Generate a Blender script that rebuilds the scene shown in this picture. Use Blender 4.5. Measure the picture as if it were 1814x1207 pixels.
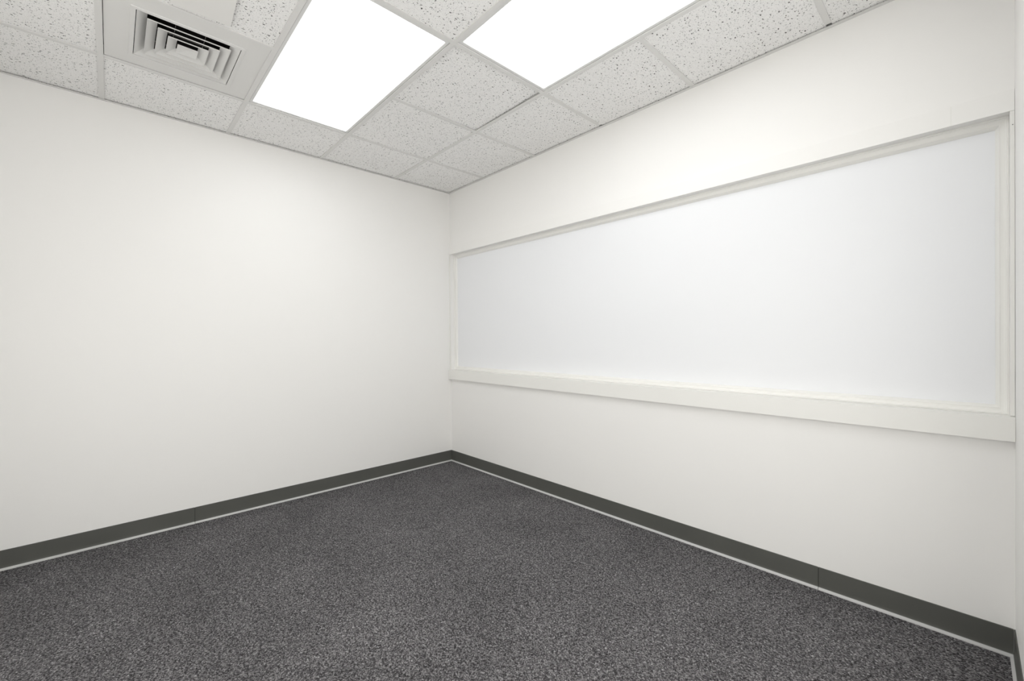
import bpy, bmesh, math, random
from mathutils import Matrix, Vector

for o in list(bpy.data.objects):
    bpy.data.objects.remove(o, do_unlink=True)
scene = bpy.context.scene
C = scene.collection

# ------------------------------------------------------------------ camera
W_PX, H_PX = 1814.0, 1207.0
F_PX, YAW, PITCH, ROLL = 757.41, 2.3886, -0.00573, -0.00821
CAM = Vector((3.3934, -2.3734, 1.1705))
fw = Vector((math.cos(YAW) * math.cos(PITCH), math.sin(YAW) * math.cos(PITCH), math.sin(PITCH)))
rt = fw.cross(Vector((0, 0, 1))).normalized()
up = rt.cross(fw)
rt, up = rt * math.cos(ROLL) + up * math.sin(ROLL), up * math.cos(ROLL) - rt * math.sin(ROLL)
cam_data = bpy.data.cameras.new('camera')
cam_data.sensor_fit = 'HORIZONTAL'
cam_data.sensor_width = 36.0
cam_data.lens = 36.0 * F_PX / W_PX
cam_data.clip_start = 0.01
cam = bpy.data.objects.new('camera', cam_data)
C.objects.link(cam)
m = Matrix.Identity(4)
for i in range(3):
    m[i][0], m[i][1], m[i][2], m[i][3] = rt[i], up[i], -fw[i], CAM[i]
cam.matrix_world = m
scene.camera = cam

# ------------------------------------------------------------------ world and exposure
world = bpy.data.worlds.new('world')
scene.world = world
world.use_nodes = True
world.node_tree.nodes['Background'].inputs[0].default_value = (1.0, 0.945, 0.928, 1)
world.node_tree.nodes['Background'].inputs[1].default_value = 2.65
LENS_POWER = 4.6
vs = scene.view_settings
vs.view_transform = 'Standard'
vs.look = 'None'
vs.gamma = 1.0
vs.use_curve_mapping = False
vs.exposure = 0.0

# ------------------------------------------------------------------ room sizes (metres)
L, D, H = 3.509, 3.31, 2.557          # x extent, y extent (towards -y), ceiling height
A = [0.5284, 1.1352, 1.7500, 2.3550, 2.9703]      # ceiling grid lines across x
B = [0.5743, 1.1885, 1.7896, 2.3993, 3.009]       # ceiling grid lines across -y
WT = 0.16                              # wall thickness

# ------------------------------------------------------------------ helpers
def new_mat(name, color, rough=0.6, spec=0.5):
    mt = bpy.data.materials.new(name)
    mt.use_nodes = True
    b = mt.node_tree.nodes['Principled BSDF']
    b.inputs['Base Color'].default_value = (*color, 1)
    b.inputs['Roughness'].default_value = rough
    b.inputs['Specular IOR Level'].default_value = spec
    return mt, mt.node_tree.nodes, mt.node_tree.links, b

def node(ns, kind, **kw):
    n = ns.new(kind)
    for k, v in kw.items():
        if k in n.inputs:
            n.inputs[k].default_value = v
        else:
            setattr(n, k, v)
    return n

def math_n(ns, ls, op, a, b=None, clamp=False):
    n = ns.new('ShaderNodeMath')
    n.operation = op
    n.use_clamp = clamp
    for i, v in enumerate((a, b)):
        if v is None:
            continue
        if isinstance(v, (int, float)):
            n.inputs[i].default_value = v
        else:
            ls.new(v, n.inputs[i])
    return n.outputs[0]

def ramp(ns, ls, fac, lo, hi, to0=0.0, to1=1.0):
    n = ns.new('ShaderNodeMapRange')
    n.inputs['From Min'].default_value = lo
    n.inputs['From Max'].default_value = hi
    n.inputs['To Min'].default_value = to0
    n.inputs['To Max'].default_value = to1
    ls.new(fac, n.inputs['Value'])
    return n.outputs['Result']

def mix_col(ns, ls, fac, c0, c1):
    n = ns.new('ShaderNodeMix')
    n.data_type = 'RGBA'
    if isinstance(fac, (int, float)):
        n.inputs[0].default_value = fac
    else:
        ls.new(fac, n.inputs[0])
    for idx, c in ((6, c0), (7, c1)):
        if isinstance(c, tuple):
            n.inputs[idx].default_value = (*c, 1)
        else:
            ls.new(c, n.inputs[idx])
    return n.outputs[2]

def bump(ns, ls, height, bsdf, strength, dist):
    n = ns.new('ShaderNodeBump')
    n.inputs['Strength'].default_value = strength
    n.inputs['Distance'].default_value = dist
    ls.new(height, n.inputs['Height'])
    ls.new(n.outputs[0], bsdf.inputs['Normal'])

# ------------------------------------------------------------------ materials
def paint(name, col, rough, spec=0.35, relief=0.15):
    mt, ns, ls, b = new_mat(name, col, rough, spec)
    g = ns.new('ShaderNodeNewGeometry')
    n1 = node(ns, 'ShaderNodeTexNoise', Scale=260.0, Detail=3.0)
    ls.new(g.outputs['Position'], n1.inputs['Vector'])
    bump(ns, ls, n1.outputs[0], b, relief, 0.0006)
    return mt

M_WALL = paint('wall_paint', (0.87, 0.862, 0.845), 0.55)
M_TRIM = paint('trim_paint', (0.83, 0.825, 0.795), 0.35, 0.4, 0.06)
M_HEAD = paint('header_paint', (0.862, 0.855, 0.835), 0.5, 0.35, 0.1)
M_GRID = paint('grid_enamel', (0.74, 0.735, 0.72), 0.45, 0.4, 0.03)
M_FRAME = paint('fixture_enamel', (0.76, 0.76, 0.75), 0.4, 0.4, 0.03)
M_VENT = paint('vent_enamel', (0.74, 0.735, 0.72), 0.42, 0.4, 0.05)
M_PLATE = paint('plate_plastic', (0.80, 0.79, 0.77), 0.45, 0.4, 0.03)
M_DARK = paint('plenum_dark', (0.035, 0.034, 0.033), 0.9, 0.1)
M_BOARD = paint('whiteboard_laminate', (0.832, 0.842, 0.862), 0.38, 0.35, 0.02)
M_STEEL = paint('bare_steel', (0.22, 0.21, 0.20), 0.5, 0.4, 0.02)
M_NAIL = paint('nail_steel', (0.14, 0.13, 0.12), 0.4, 0.5, 0.02)

def vinyl(name, col, rough, spec=0.4):
    mt, ns, ls, b = new_mat(name, col, rough, spec)
    g = ns.new('ShaderNodeNewGeometry')
    n1 = node(ns, 'ShaderNodeTexNoise', Scale=3.0, Detail=4.0)
    ls.new(g.outputs['Position'], n1.inputs['Vector'])
    f = ramp(ns, ls, n1.outputs[0], 0.35, 0.7)
    dark = tuple(c * 0.9 for c in col)
    ls.new(mix_col(ns, ls, f, dark, col), b.inputs['Base Color'])
    return mt

M_BASE = vinyl('cove_vinyl', (0.098, 0.099, 0.090), 0.5)
M_TOE = vinyl('cove_toe_vinyl', (0.58, 0.58, 0.572), 0.4)

def make_tile():
    mt, ns, ls, b = new_mat('mineral_fibre_tile', (0.8, 0.8, 0.78), 0.9, 0.15)
    g = ns.new('ShaderNodeNewGeometry')
    # warp the coordinates so pits become short irregular fissures
    nw = node(ns, 'ShaderNodeTexNoise', Scale=55.0, Detail=2.0)
    ls.new(g.outputs['Position'], nw.inputs['Vector'])
    sub = ns.new('ShaderNodeVectorMath'); sub.operation = 'SUBTRACT'
    ls.new(nw.outputs['Color'], sub.inputs[0]); sub.inputs[1].default_value = (0.5, 0.5, 0.5)
    scl = ns.new('ShaderNodeVectorMath'); scl.operation = 'SCALE'
    ls.new(sub.outputs[0], scl.inputs[0]); scl.inputs['Scale'].default_value = 0.016
    add = ns.new('ShaderNodeVectorMath'); add.operation = 'ADD'
    ls.new(g.outputs['Position'], add.inputs[0]); ls.new(scl.outputs[0], add.inputs[1])

    def pits(scale, rmin, rmax, keep, stretch):
        mp = ns.new('ShaderNodeMapping')
        mp.inputs['Scale'].default_value = stretch
        ls.new(add.outputs[0], mp.inputs['Vector'])
        v = node(ns, 'ShaderNodeTexVoronoi', Scale=scale, voronoi_dimensions='2D')
        ls.new(mp.outputs[0], v.inputs['Vector'])
        sep = ns.new('ShaderNodeSeparateColor')
        ls.new(v.outputs['Color'], sep.inputs[0])
        rad = ramp(ns, ls, sep.outputs[0], 0, 1, rmin, rmax)
        on = math_n(ns, ls, 'LESS_THAN', sep.outputs[1], keep)
        rad = math_n(ns, ls, 'MULTIPLY', rad, on)
        dd = math_n(ns, ls, 'SUBTRACT', rad, v.outputs['Distance'])
        return math_n(ns, ls, 'MULTIPLY', dd, 13.0, clamp=True)
    big = pits(64.0, 0.05, 0.21, 0.50, (1.0, 0.55, 1.0))
    mid = pits(115.0, 0.08, 0.25, 0.46, (0.6, 1.0, 1.0))
    fine = pits(250.0, 0.10, 0.30, 0.42, (1.0, 1.0, 1.0))
    f = math_n(ns, ls, 'MAXIMUM', big, math_n(ns, ls, 'MULTIPLY', mid, 0.8))
    f = math_n(ns, ls, 'MAXIMUM', f, math_n(ns, ls, 'MULTIPLY', fine, 0.5))
    nz = node(ns, 'ShaderNodeTexNoise', Scale=300.0, Detail=3.0)
    ls.new(g.outputs['Position'], nz.inputs['Vector'])
    base = mix_col(ns, ls, ramp(ns, ls, nz.outputs[0], 0.35, 0.65), (0.88, 0.875, 0.865), (0.945, 0.94, 0.93))
    col = mix_col(ns, ls, f, base, (0.09, 0.087, 0.083))
    ls.new(col, b.inputs['Base Color'])
    hgt = math_n(ns, ls, 'SUBTRACT', math_n(ns, ls, 'MULTIPLY', nz.outputs[0], 0.25), f)
    bump(ns, ls, hgt, b, 0.5, 0.0015)
    return mt
M_TILE = make_tile()

def make_carpet():
    mt, ns, ls, b = new_mat('loop_carpet', (0.07, 0.068, 0.072), 0.95, 0.05)
    g = ns.new('ShaderNodeNewGeometry')
    v = node(ns, 'ShaderNodeTexVoronoi', Scale=260.0, voronoi_dimensions='2D', Randomness=1.0)
    ls.new(g.outputs['Position'], v.inputs['Vector'])
    sep = ns.new('ShaderNodeSeparateColor')
    ls.new(v.outputs['Color'], sep.inputs[0])
    n1 = node(ns, 'ShaderNodeTexNoise', Scale=125.0, Detail=3.0, Roughness=0.6)
    ls.new(g.outputs['Position'], n1.inputs['Vector'])
    n2 = node(ns, 'ShaderNodeTexNoise', Scale=2.2, Detail=2.0)
    ls.new(g.outputs['Position'], n2.inputs['Vector'])
    t = math_n(ns, ls, 'ADD', math_n(ns, ls, 'MULTIPLY', sep.outputs[0], 0.62),
               math_n(ns, ls, 'MULTIPLY', ramp(ns, ls, n1.outputs[0], 0.3, 0.7), 0.38))
    t = math_n(ns, ls, 'ADD', t, math_n(ns, ls, 'MULTIPLY', math_n(ns, ls, 'SUBTRACT', n2.outputs[0], 0.5), 0.18))
    cr = ns.new('ShaderNodeValToRGB')
    e = cr.color_ramp.elements
    e[0].position, e[0].color = 0.15, (0.028, 0.027, 0.028, 1)
    e[1].position, e[1].color = 1.0, (0.62, 0.605, 0.61, 1)
    for pos, c in ((0.40, (0.082, 0.079, 0.083)), (0.62, (0.165, 0.160, 0.164)), (0.82, (0.285, 0.278, 0.282))):
        q = e.new(pos); q.color = (*c, 1)
    ls.new(t, cr.inputs[0])
    ls.new(cr.outputs[0], b.inputs['Base Color'])
    hg = math_n(ns, ls, 'SUBTRACT', 0.6, v.outputs['Distance'])
    hg = math_n(ns, ls, 'ADD', hg, math_n(ns, ls, 'MULTIPLY', sep.outputs[1], 0.4))
    bump(ns, ls, hg, b, 0.8, 0.003)
    return mt
M_CARPET = make_carpet()

def make_lens():
    mt = bpy.data.materials.new('lit_prismatic_lens')
    mt.use_nodes = True
    ns, ls = mt.node_tree.nodes, mt.node_tree.links
    ns.clear()
    out = ns.new('ShaderNodeOutputMaterial')
    em = ns.new('ShaderNodeEmission')
    em.inputs[0].default_value = (0.975, 0.99, 1.0, 1)
    tc = ns.new('ShaderNodeTexCoord')
    sp = ns.new('ShaderNodeSeparateXYZ')
    ls.new(tc.outputs['Object'], sp.inputs[0])
    w = math_n(ns, ls, 'COSINE', math_n(ns, ls, 'MULTIPLY', sp.outputs[1], 2 * math.pi / 0.18))
    st = ramp(ns, ls, w, -1, 1, LENS_POWER * 0.85, LENS_POWER * 1.15)
    ls.new(st, em.inputs[1])
    ls.new(em.outputs[0], out.inputs[0])
    return mt
M_LENS = make_lens()

def make_glass():
    mt = bpy.data.materials.new('clear_pane')
    mt.use_nodes = True
    ns, ls = mt.node_tree.nodes, mt.node_tree.links
    ns.clear()
    out = ns.new('ShaderNodeOutputMaterial')
    mx = ns.new('ShaderNodeMixShader')
    tr = ns.new('ShaderNodeBsdfTransparent')
    tr.inputs[0].default_value = (0.96, 0.98, 0.97, 1)
    gl = ns.new('ShaderNodeBsdfGlossy')
    gl.inputs['Roughness'].default_value = 0.02
    mx.inputs[0].default_value = 0.05
    ls.new(tr.outputs[0], mx.inputs[1]); ls.new(gl.outputs[0], mx.inputs[2])
    ls.new(mx.outputs[0], out.inputs[0])
    return mt
M_GLASS = make_glass()

# ------------------------------------------------------------------ mesh helpers
def mesh_obj(name, verts, faces, mat, parent=None, loc=(0, 0, 0), smooth=False):
    me = bpy.data.meshes.new(name)
    me.from_pydata([tuple(v) for v in verts], [], faces)
    bm = bmesh.new()
    bm.from_mesh(me)
    bmesh.ops.recalc_face_normals(bm, faces=bm.faces)
    bm.to_mesh(me)
    bm.free()
    me.materials.append(mat)
    if smooth:
        for p in me.polygons:
            p.use_smooth = True
    o = bpy.data.objects.new(name, me)
    C.objects.link(o)
    o.location = loc
    if parent is not None:
        o.parent = parent
    return o

CUBE_F = [(0, 3, 2, 1), (4, 5, 6, 7), (0, 1, 5, 4), (1, 2, 6, 5), (2, 3, 7, 6), (3, 0, 4, 7)]
def box_geo(x0, x1, y0, y1, z0, z1):
    return [(x0, y0, z0), (x1, y0, z0), (x1, y1, z0), (x0, y1, z0),
            (x0, y0, z1), (x1, y0, z1), (x1, y1, z1), (x0, y1, z1)], CUBE_F

def multi(*boxes):
    v, f = [], []
    for bx in boxes:
        vv, ff = box_geo(*bx)
        n = len(v)
        v += vv
        f += [tuple(i + n for i in q) for q in ff]
    return v, f

def box(name, b, mat, parent=None, bev=0.0, origin=(0, 0, 0)):
    v, f = box_geo(*b)
    v = [(x - origin[0], y - origin[1], z - origin[2]) for x, y, z in v]
    o = mesh_obj(name, v, f, mat, parent)
    if bev:
        bm = bmesh.new()
        bm.from_mesh(o.data)
        bmesh.ops.bevel(bm, geom=list(bm.edges), offset=bev, segments=2, profile=0.6, affect='EDGES')
        bm.to_mesh(o.data)
        bm.free()
    return o

def empty(name, loc=(0, 0, 0)):
    o = bpy.data.objects.new(name, None)
    o.empty_display_size = 0.1
    C.objects.link(o)
    o.location = loc
    return o

def tag(o, label=None, cat=None, group=None, kind=None):
    for k, v in (('label', label), ('category', cat), ('group', group), ('kind', kind)):
        if v:
            o[k] = v
    return o

# ================================================================== STRUCTURE
# opening in the back wall that holds the whiteboard
OX0, OX1, OZ0, OZ1 = 0.012, 3.497, 0.868, 1.972
DECK = H + 0.32

o = box('floor', (-WT, L + WT, -D - WT, WT, -0.12, 0.0), M_CARPET)
tag(o, 'charcoal and grey flecked loop carpet covering the floor', 'floor', kind='structure')

o = box('wall_left', (-WT, 0, -D - WT, WT, 0, DECK), M_WALL)
tag(o, 'plain off-white painted wall on the left below the air vent', 'wall', kind='structure')

# back wall: a ring of four blocks around the opening plus a backing sheet
v, f = multi((0, OX0, 0, WT, 0, DECK), (OX1, L, 0, WT, 0, DECK),
             (OX0, OX1, 0, WT, 0, OZ0), (OX0, OX1, 0, WT, OZ1, DECK),
             (OX0, OX1, 0.085, WT, OZ0, OZ1))
o = mesh_obj('wall_back', v, f, M_WALL)
tag(o, 'off-white painted wall that holds the wide framed whiteboard', 'wall', kind='structure')

# wide glazing added out of view beside and behind the viewpoint, as fill light
RY0, RY1, RZ0, RZ1 = -2.95, -0.72, 0.10, 2.30
v, f = multi((L, L + WT, -D - WT, RY0, 0, DECK), (L, L + WT, RY1, WT, 0, DECK),
             (L, L + WT, RY0, RY1, 0, RZ0), (L, L + WT, RY0, RY1, RZ1, DECK))
o = mesh_obj('wall_right', v, f, M_WALL)
tag(o, 'narrow sliver of off-white wall at the right edge', 'wall', kind='structure')
FX0, FX1 = 1.10, L - 0.20
v, f = multi((0, FX0, -D - WT, -D, 0, DECK), (FX1, L, -D - WT, -D, 0, DECK),
             (FX0, FX1, -D - WT, -D, 0, RZ0), (FX0, FX1, -D - WT, -D, RZ1, DECK))
o = mesh_obj('wall_front', v, f, M_WALL)
tag(o, 'off-white wall behind the viewpoint closing the room', 'wall', kind='structure')

def glazing(name, label, u0, u1, fn, panes):  # builds an added, unseen window that lets in fill for ceiling and walls
    root = empty(name, fn(u0, 0, RZ0))
    tag(root, label, 'window', kind='structure')
    r0 = root.location.copy()
    def bar(nm, a0, a1, d0, d1, z0, z1, mat):
        v = [fn(a, d, z) for z in (z0, z1) for a, d in ((a0, d0), (a1, d0), (a1, d1), (a0, d1))]
        mesh_obj(nm, [Vector(q) - r0 for q in v], CUBE_F, mat, root)
    fw_ = 0.04
    bar('fill_window_frame', u0, u1, 0.05, 0.11, RZ0, RZ0 + fw_, M_FRAME)
    bar('fill_window_frame', u0, u1, 0.05, 0.11, RZ1 - fw_, RZ1, M_FRAME)
    step = (u1 - u0) / panes
    for k in range(panes + 1):
        c = u0 + step * k
        lo, hi = max(u0, c - fw_ / 2), min(u1, c + fw_ / 2)
        bar('fill_mullion', lo, hi, 0.05, 0.11, RZ0 + fw_, RZ1 - fw_, M_FRAME)
    for k in range(panes):
        bar('fill_pane', u0 + step * k + fw_ / 2, u0 + step * (k + 1) - fw_ / 2, 0.077, 0.083, RZ0 + fw_, RZ1 - fw_, M_GLASS)
glazing('fill_window_1', 'wide glazing added out of view beside the viewpoint for fill light', RY0, RY1, lambda u, d, z: (L + d, u, z), 2)
glazing('fill_window_2', 'wide glazing added out of view behind the viewpoint for fill light', FX0, FX1, lambda u, d, z: (u, -D - d, z), 2)

# ---- ceiling: dark deck, with grid, tiles and wall angles as its pieces
ceil = box('ceiling', (-WT, L + WT, -D - WT, WT, DECK, DECK + 0.1), M_DARK)
tag(ceil, 'suspended ceiling of white speckled tiles in a painted metal grid', 'ceiling', kind='structure')

TW = 0.0120            # half width of a tee flange
ANG = 0.021            # wall angle flange
def tee(name, x0, x1, y0, y1, along):
    """inverted T: flange plus web standing on it"""
    cx, cy = (x0 + x1) / 2, (y0 + y1) / 2
    if along == 'x':
        web = (x0, x1, cy - 0.0008, cy + 0.0008, H + 0.001, H + 0.036)
    else:
        web = (cx - 0.0008, cx + 0.0008, y0, y1, H + 0.001, H + 0.036)
    v, f = multi((x0, x1, y0, y1, H - 0.0030, H + 0.001), web)
    return mesh_obj(name, v, f, M_GRID, ceil)

for y in B:                                             # main runners along x
    tee('main_tee', 0.014, L - 0.014, -y - TW, -y + TW, 'x')
rows = [0.0] + B + [D]
cols = [0.0] + A + [L]
LIGHT_CELLS = {(1, 2), (2, 2), (3, 1), (4, 1)}          # (column, row)
for ci, x in enumerate(A):                              # cross tees along y
    for ri in range(len(rows) - 1):
        if (ci, ri) in LIGHT_CELLS and (ci + 1, ri) in LIGHT_CELLS and ci in (1, 3):
            continue
        y_far = -rows[ri] - (TW if ri else (0.0370 if ci in (2, 4) else 0.014))
        y_near = -rows[ri + 1] + (TW if ri < len(rows) - 2 else 0.014)
        tee('cross_tee', x - TW, x + TW, y_near, y_far, 'y')

def angle(b_fl, b_leg):
    v, f = multi(b_fl, b_leg)
    return mesh_obj('wall_angle', v, f, M_GRID, ceil)
z0, z1 = H - 0.0040, H - 0.0031
angle((0, ANG, -D, 0, z0, z1), (0, 0.0012, -D, 0, z1, H + 0.022))
angle((ANG, L - ANG, -ANG, 0, z0, z1), (ANG, L - ANG, -0.0012, 0, z1, H + 0.022))
angle((L - ANG, L, -D, 0, z0, z1), (L - 0.0012, L, -D, 0, z1, H + 0.022))
angle((ANG, L - ANG, -D, -D + ANG, z0, z1), (ANG, L - ANG, -D, -D + 0.0012, z1, H + 0.022))

rng = random.Random(5)
for ci in range(len(cols) - 1):
    for ri in range(len(rows) - 1):
        if (ci, ri) in LIGHT_CELLS or (ci, ri) == (1, 3):
            continue
        gx0 = 0.006 if ci == 0 else 0.004
        x0 = cols[ci] + gx0
        x1 = cols[ci + 1] - (0.006 if ci == len(cols) - 2 else 0.004)
        y1 = -rows[ri] - (0.006 if ri == 0 else 0.004)
        y0 = -rows[ri + 1] + (0.006 if ri == len(rows) - 2 else 0.004)
        if (ci, ri) == (2, 1):
            y1 -= 0.006
        if ri == 0 and ci in (2, 4):    # short-cut tiles leave the tee ends open
            x1 -= 0.0068
        if ri == 0 and ci in (3, 5):
            x0 += 0.0068
        cx, cy = (x0 + x1) / 2, (y0 + y1) / 2
        zt = H + 0.0013
        o = box('tile', (x0, x1, y0, y1, zt, zt + 0.016), M_TILE, ceil, origin=(cx, cy, zt))
        o.location = (cx, cy, zt + rng.uniform(0, 0.0006))
        if (ci, ri) == (2, 1):          # this tile sits a little askew, leaving a dark wedge at one corner
            o.location.z += 0.0045
            o.rotation_euler = (math.radians(0.36), math.radians(-0.62), 0)

# ---- cove baseboards: strips butted end to end, each with a lighter toe
BH = 0.1016
COVE = [(0.0, BH), (0.0022, BH), (0.0032, BH - 0.0015), (0.0034, 0.022), (0.0042, 0.0145), (0.0056, 0.0108), (0.0, 0.0108)]
TOE = [(0.0, 0.0108), (0.0056, 0.0108), (0.0078, 0.0078), (0.0110, 0.0052), (0.0136, 0.0035), (0.0140, 0.0), (0.0, 0.0)]
def extrude(prof, a, b, fn):
    n = len(prof)
    v = [fn(a, d, z) for d, z in prof] + [fn(b, d, z) for d, z in prof]
    f = [tuple(range(n)), tuple(range(2 * n - 1, n - 1, -1))]
    f += [(i, (i + 1) % n, n + (i + 1) % n, n + i) for i in range(n)]
    return v, f
def baseboard(name, label, seams, fn):
    root = empty(name, fn(seams[0], 0, 0))
    tag(root, label, 'baseboard', kind='structure')
    ox, oy, oz = fn(seams[0], 0, 0)
    for a, b in zip(seams[:-1], seams[1:]):
        g = 0.0012
        for nm, prof, mat in (('cove_strip', COVE, M_BASE), ('toe', TOE, M_TOE)):
            v, f = extrude(prof, a + g, b - g, fn)
            v = [(x - ox, y - oy, z - oz) for x, y, z in v]
            if nm == 'cove_strip':
                strip = mesh_obj(nm, v, f, mat, root)
            else:
                mesh_obj(nm, v, f, mat, strip)['label'] = 'lighter grey curved toe along the carpet'
    for c in seams[1:-1]:                    # dark backing added so the open joint reads as a dark line
        v, f = extrude([(0.0, BH - 0.002), (0.0006, BH - 0.002), (0.0006, 0.002), (0.0, 0.002)], c - 0.004, c + 0.004, fn)
        mesh_obj('joint_backing', [(x - ox, y - oy, z - oz) for x, y, z in v], f, M_DARK, root)
baseboard('baseboard_left', 'dark grey vinyl cove base along the left wall', [0.0, 1.993, D],
          lambda t, d, z: (d, -t, z))
baseboard('baseboard_back', 'dark grey vinyl cove base below the whiteboard wall', [0.0034, 2.919, L - 0.0034],
          lambda t, d, z: (t, -d, z))
baseboard('baseboard_right', 'dark grey vinyl cove base at the right edge of the room', [0.0, D],
          lambda t, d, z: (L - d, -t, z))

# ================================================================== THINGS
# ---- recessed fluorescent troffers
def troffer(x0, x1, y0, y1, label):
    cx, cy = (x0 + x1) / 2, (y0 + y1) / 2
    hx, hy = (x1 - x0) / 2 - 0.0140, (y1 - y0) / 2 - 0.0140
    root = empty('ceiling_light', (cx, cy, H))
    tag(root, label, 'ceiling light', 'lit fluorescent ceiling panels')
    # door frame: a flat ring with a bevelled inner lip
    fr = 0.0165
    rings = [(hx, hy, 0.010), (hx, hy, 0.0005), (hx - fr * 0.9, hy - fr * 0.9, 0.0005), (hx - fr, hy - fr, 0.004), (hx - fr, hy - fr, 0.010)]
    v, f = [], []
    for rx, ry, z in rings:
        v += [(-rx, -ry, z), (rx, -ry, z), (rx, ry, z), (-rx, ry, z)]
    for k in range(len(rings)):
        a, b = 4 * k, 4 * ((k + 1) % len(rings))
        for i in range(4):
            j = (i + 1) % 4
            f.append((a + i, a + j, b + j, b + i))
    mesh_obj('frame', v, f, M_FRAME, root)
    v, f = box_geo(-hx + fr + 0.0004, hx - fr - 0.0004, -hy + fr + 0.0004, hy - fr - 0.0004, 0.0042, 0.0075)
    mesh_obj('lens', v, f, M_LENS, root)['label'] = 'glowing white prismatic lens'
    # steel housing above, open below
    t, hh = 0.0015, 0.11
    v, f = multi((-hx, hx, -hy, -hy + t, 0.0100, hh), (-hx, hx, hy - t, hy, 0.0100, hh),
                 (-hx, -hx + t, -hy + t, hy - t, 0.0100, hh), (hx - t, hx, -hy + t, hy - t, 0.0100, hh),
                 (-hx, hx, -hy, hy, hh, hh + t))
    mesh_obj('housing', v, f, M_FRAME, root)
    return root
troffer(A[0], A[2], -B[2], -B[1], 'lit ceiling light panel beside the air vent, nearer the left wall')
troffer(A[2], A[4], -B[1], -B[0], 'lit ceiling light panel nearer the whiteboard wall, corner to corner with the other')

# ---- four-way air diffuser on a lay-in panel
VX, VY = (A[0] + A[1]) / 2, -(B[2] + B[3]) / 2
vent = empty('air_vent', (VX, VY, H))
tag(vent, 'square white four-way ceiling air vent with nested louvres', 'air vent')
PX0, PX1 = A[0] + 0.0142 - VX, A[1] - 0.008 - VX
PY0, PY1 = -B[3] + 0.0142 - VY, -B[2] - 0.008 - VY
HB = 0.190
def ring_faces(nr, closed=False):
    f = []
    for k in range(nr if closed else nr - 1):
        a, b = 4 * k, 4 * ((k + 1) % nr)
        for i in range(4):
            j = (i + 1) % 4
            f.append((a + i, a + j, b + j, b + i))
    return f
def sq(h, z):
    return [(-h, -h, z), (h, -h, z), (h, h, z), (-h, h, z)]
pz = 0.0014
v = [(PX0, PY0, pz), (PX1, PY0, pz), (PX1, PY1, pz), (PX0, PY1, pz)] + sq(HB + 0.012, pz) + sq(HB + 0.012, pz + 0.0015) + \
    [(PX0, PY0, pz + 0.0015), (PX1, PY0, pz + 0.0015), (PX1, PY1, pz + 0.0015), (PX0, PY1, pz + 0.0015)]
mesh_obj('panel', v, ring_faces(4, True), M_VENT, vent)
# raised rim around the louvre core
rim = [(HB + 0.017, 0.0013), (HB + 0.016, -0.0012), (HB + 0.003, -0.0022), (HB, -0.0015), (HB, 0.006), (HB + 0.017, 0.006)]
v = []
for h, z in rim:
    v += sq(h, z)
mesh_obj('rim', v, ring_faces(len(rim), True), M_VENT, vent)
# outer throat and nested cone louvres, each widening downwards
def cone(name, h0, z0, h1, z1, t=0.0011, lip=0.0):
    v = sq(h0, z0) + sq(h1, z1) + sq(h1 + t, z1 + t) + sq(h0 + t * 0.5, z0 + t)
    if lip:                                  # turned-down lower edge
        v += sq(h0 + t * 0.5, z0 - lip) + sq(h0 - t * 0.5, z0 - lip)
    return mesh_obj(name, v, ring_faces(len(v) // 4, True), M_VENT, vent)
cone('throat', HB - 0.0030, 0.0005, HB - 0.039, 0.024)
for h in (0.152, 0.114, 0.076):
    cone('louvre', h, 0.0005, h - 0.036, 0.0195, lip=0.0035)
v = sq(0.039, -0.001) + [(0, 0, 0.006)] + sq(0.039, 0.0002) + [(0, 0, 0.0072)]
f = [(0, 1, 4), (1, 2, 4), (2, 3, 4), (3, 0, 4), (5, 6, 9), (6, 7, 9), (7, 8, 9), (8, 5, 9)] + \
    [(i, (i + 1) % 4, 5 + (i + 1) % 4, 5 + i) for i in range(4)]
mesh_obj('centre_cap', v, f, M_VENT, vent)
# stiffening wires that carry the louvres, and the duct above
for a in (-0.055, 0.055):
    v, f = box_geo(-0.15, 0.15, a - 0.001, a + 0.001, 0.0215, 0.0245)
    mesh_obj('support_bar', v, f, M_STEEL, vent)
    v, f = box_geo(a - 0.001, a + 0.001, -0.15, 0.15, 0.0247, 0.0277)
    mesh_obj('support_bar', v, f, M_STEEL, vent)
t = 0.002
v, f = multi((-0.18, 0.18, -0.18, -0.18 + t, 0.028, 0.25), (-0.18, 0.18, 0.18 - t, 0.18, 0.028, 0.25),
             (-0.18, -0.18 + t, -0.18 + t, 0.18 - t, 0.028, 0.25), (0.18 - t, 0.18, -0.18 + t, 0.18 - t, 0.028, 0.25),
             (-0.18, 0.18, -0.18, 0.18, 0.25, 0.252))
mesh_obj('duct', v, f, M_DARK, vent)

# ---- white plate fixed under the tile next to the vent
pl = empty('ceiling_plate', (1.44, -2.095, H))
tag(pl, 'thin white rectangular plate fixed under the ceiling tile beside the vent', 'cover plate')
pl.rotation_euler[2] = math.radians(-3.0)
box('plate', (-0.265, 0.265, -0.104, 0.104, -0.011, 0.0006), M_PLATE, pl, bev=0.0015)
for sx in (-1, 1):
    bm = bmesh.new()
    bmesh.ops.create_cone(bm, cap_ends=True, segments=16, radius1=0.004, radius2=0.003, depth=0.0016)
    me = bpy.data.meshes.new('screw'); bm.to_mesh(me); bm.free()
    me.materials.append(M_PLATE)
    s = bpy.data.objects.new('screw', me); C.objects.link(s); s.parent = pl
    s.location = (sx * 0.20, 0, -0.0116)

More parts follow.
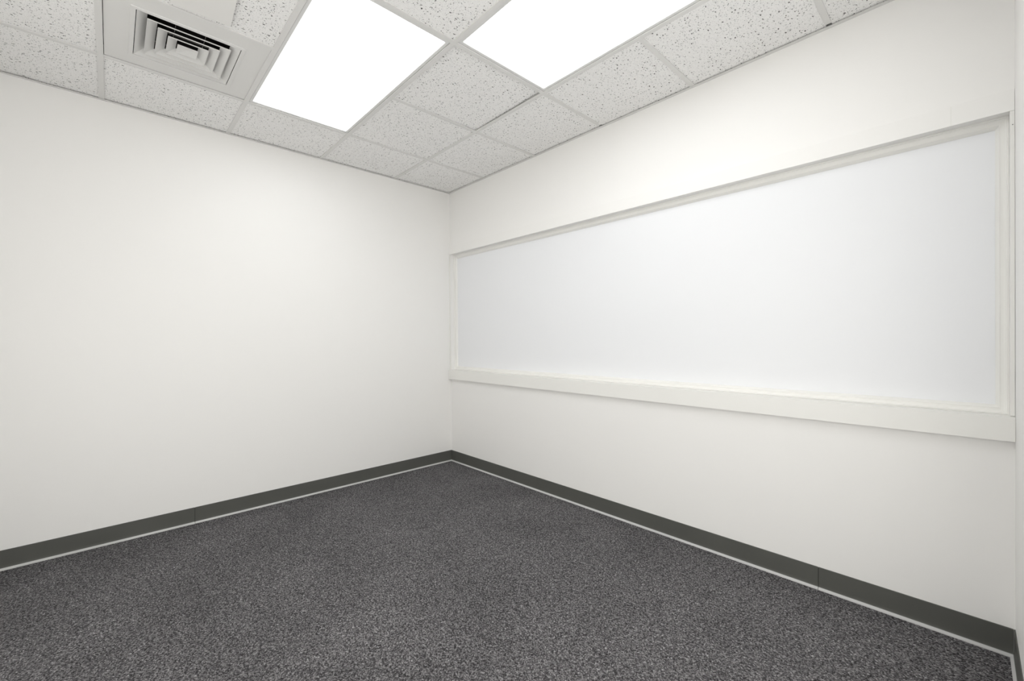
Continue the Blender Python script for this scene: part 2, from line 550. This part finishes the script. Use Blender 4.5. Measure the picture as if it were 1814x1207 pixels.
# ---- whiteboard set into the wall, with its painted wooden frame and ledge
wb = empty('whiteboard', (L / 2, 0, OZ0))
tag(wb, 'wide blank whiteboard in an off-white painted frame with a ledge below', 'whiteboard')
ox, oy, oz = L / 2, 0.0, OZ0
def wbox(name, b, mat, bev=0.0):
    return box(name, b, mat, wb, bev, (ox, oy, oz))
YB = 0.055                                   # face of the board, behind the wall face
SILL = 0.872
wbox('board', (OX0 + 0.004, OX1 - 0.004, YB, YB + 0.012, OZ0 + 0.008, OZ1 - 0.004), M_BOARD)['label'] = 'smooth cool white writing surface'
HT = 0.009                                   # header board thickness
CT = 0.010                                   # casing thickness proud of the wall
wbox('header_board', (0.0006, 3.3488, -HT, 0.0, OZ1, 2.048), M_HEAD, 0.0012)
wbox('header_board', (3.3492, L - 0.0006, -HT, 0.0, OZ1, 2.048), M_HEAD, 0.0012)
wbox('joint_filler', (3.3472, 3.3508, -HT - 0.0007, -HT + 0.0015, OZ1 + 0.002, 2.046), M_TRIM, 0.0004)
side_l = wbox('side_casing', (0.0006, OX0, -CT, 0.0, SILL + 0.0030, OZ1 - 0.0012), M_TRIM, 0.001)
side_r = wbox('side_casing', (OX1, L - 0.0006, -CT, 0.0, SILL + 0.0030, OZ1 - 0.0012), M_TRIM, 0.001)
for z in (1.921, 0.925):
    bm = bmesh.new()
    bmesh.ops.create_cone(bm, cap_ends=True, segments=12, radius1=0.0016, radius2=0.0016, depth=0.001)
    bmesh.ops.rotate(bm, verts=bm.verts, matrix=Matrix.Rotation(math.pi / 2, 3, 'X'))
    me = bpy.data.meshes.new('nail'); bm.to_mesh(me); bm.free()
    me.materials.append(M_NAIL if z > 1.5 else M_TRIM)
    s = bpy.data.objects.new('nail', me); C.objects.link(s); s.parent = side_r
    s.location = (3.5035 - ox, -CT - 0.0004, z - oz)
# ledge: front apron with a flat top running back to the board
AP = 0.025
xa, xb = 0.0006, L - 0.0006
v, f = multi((xa - ox, xb - ox, -AP, 0.0, 0.784 - oz, SILL - oz), (OX0 - ox, OX1 - ox, 0.0, YB, OZ0 - oz, SILL - oz))
mesh_obj('ledge', v, f, M_TRIM, wb)
# stop moulding: four mitred lengths with an ogee profile (distance from opening edge, depth y)
MOULD = [(0.0, YB - 0.0002), (0.0, 0.034), (0.004, 0.034), (0.0055, 0.038), (0.009, 0.0405), (0.014, 0.0415), (0.020, 0.0415),
         (0.0235, 0.0405), (0.026, 0.043), (0.030, 0.048), (0.0335, 0.0535), (0.0335, YB - 0.0002)]
X0, X1, Z0, Z1 = OX0 + 0.0004, OX1 - 0.0004, SILL + 0.0004, OZ1 - 0.0004
def moulding(p_in, a0, a1):
    v = [p_in(d, y, a0) for d, y in MOULD] + [p_in(d, y, a1) for d, y in MOULD]
    n = len(MOULD)
    f = [tuple(range(n)), tuple(range(2 * n - 1, n - 1, -1))]
    f += [(i, (i + 1) % n, n + (i + 1) % n, n + i) for i in range(n)]
    mesh_obj('stop_moulding', [(x - ox, y - oy, z - oz) for x, y, z in v], f, M_TRIM, wb)
moulding(lambda d, y, s: ((X0 + d) if s == 0 else (X1 - d), y, Z1 - d * 1.1), 0, 1)
moulding(lambda d, y, s: ((X0 + d) if s == 0 else (X1 - d), y, Z0 + d), 0, 1)
moulding(lambda d, y, s: (X0 + d, y, (Z0 + d) if s == 0 else (Z1 - d * 1.1)), 0, 1)
moulding(lambda d, y, s: (X1 - d, y, (Z0 + d) if s == 0 else (Z1 - d * 1.1)), 0, 1)
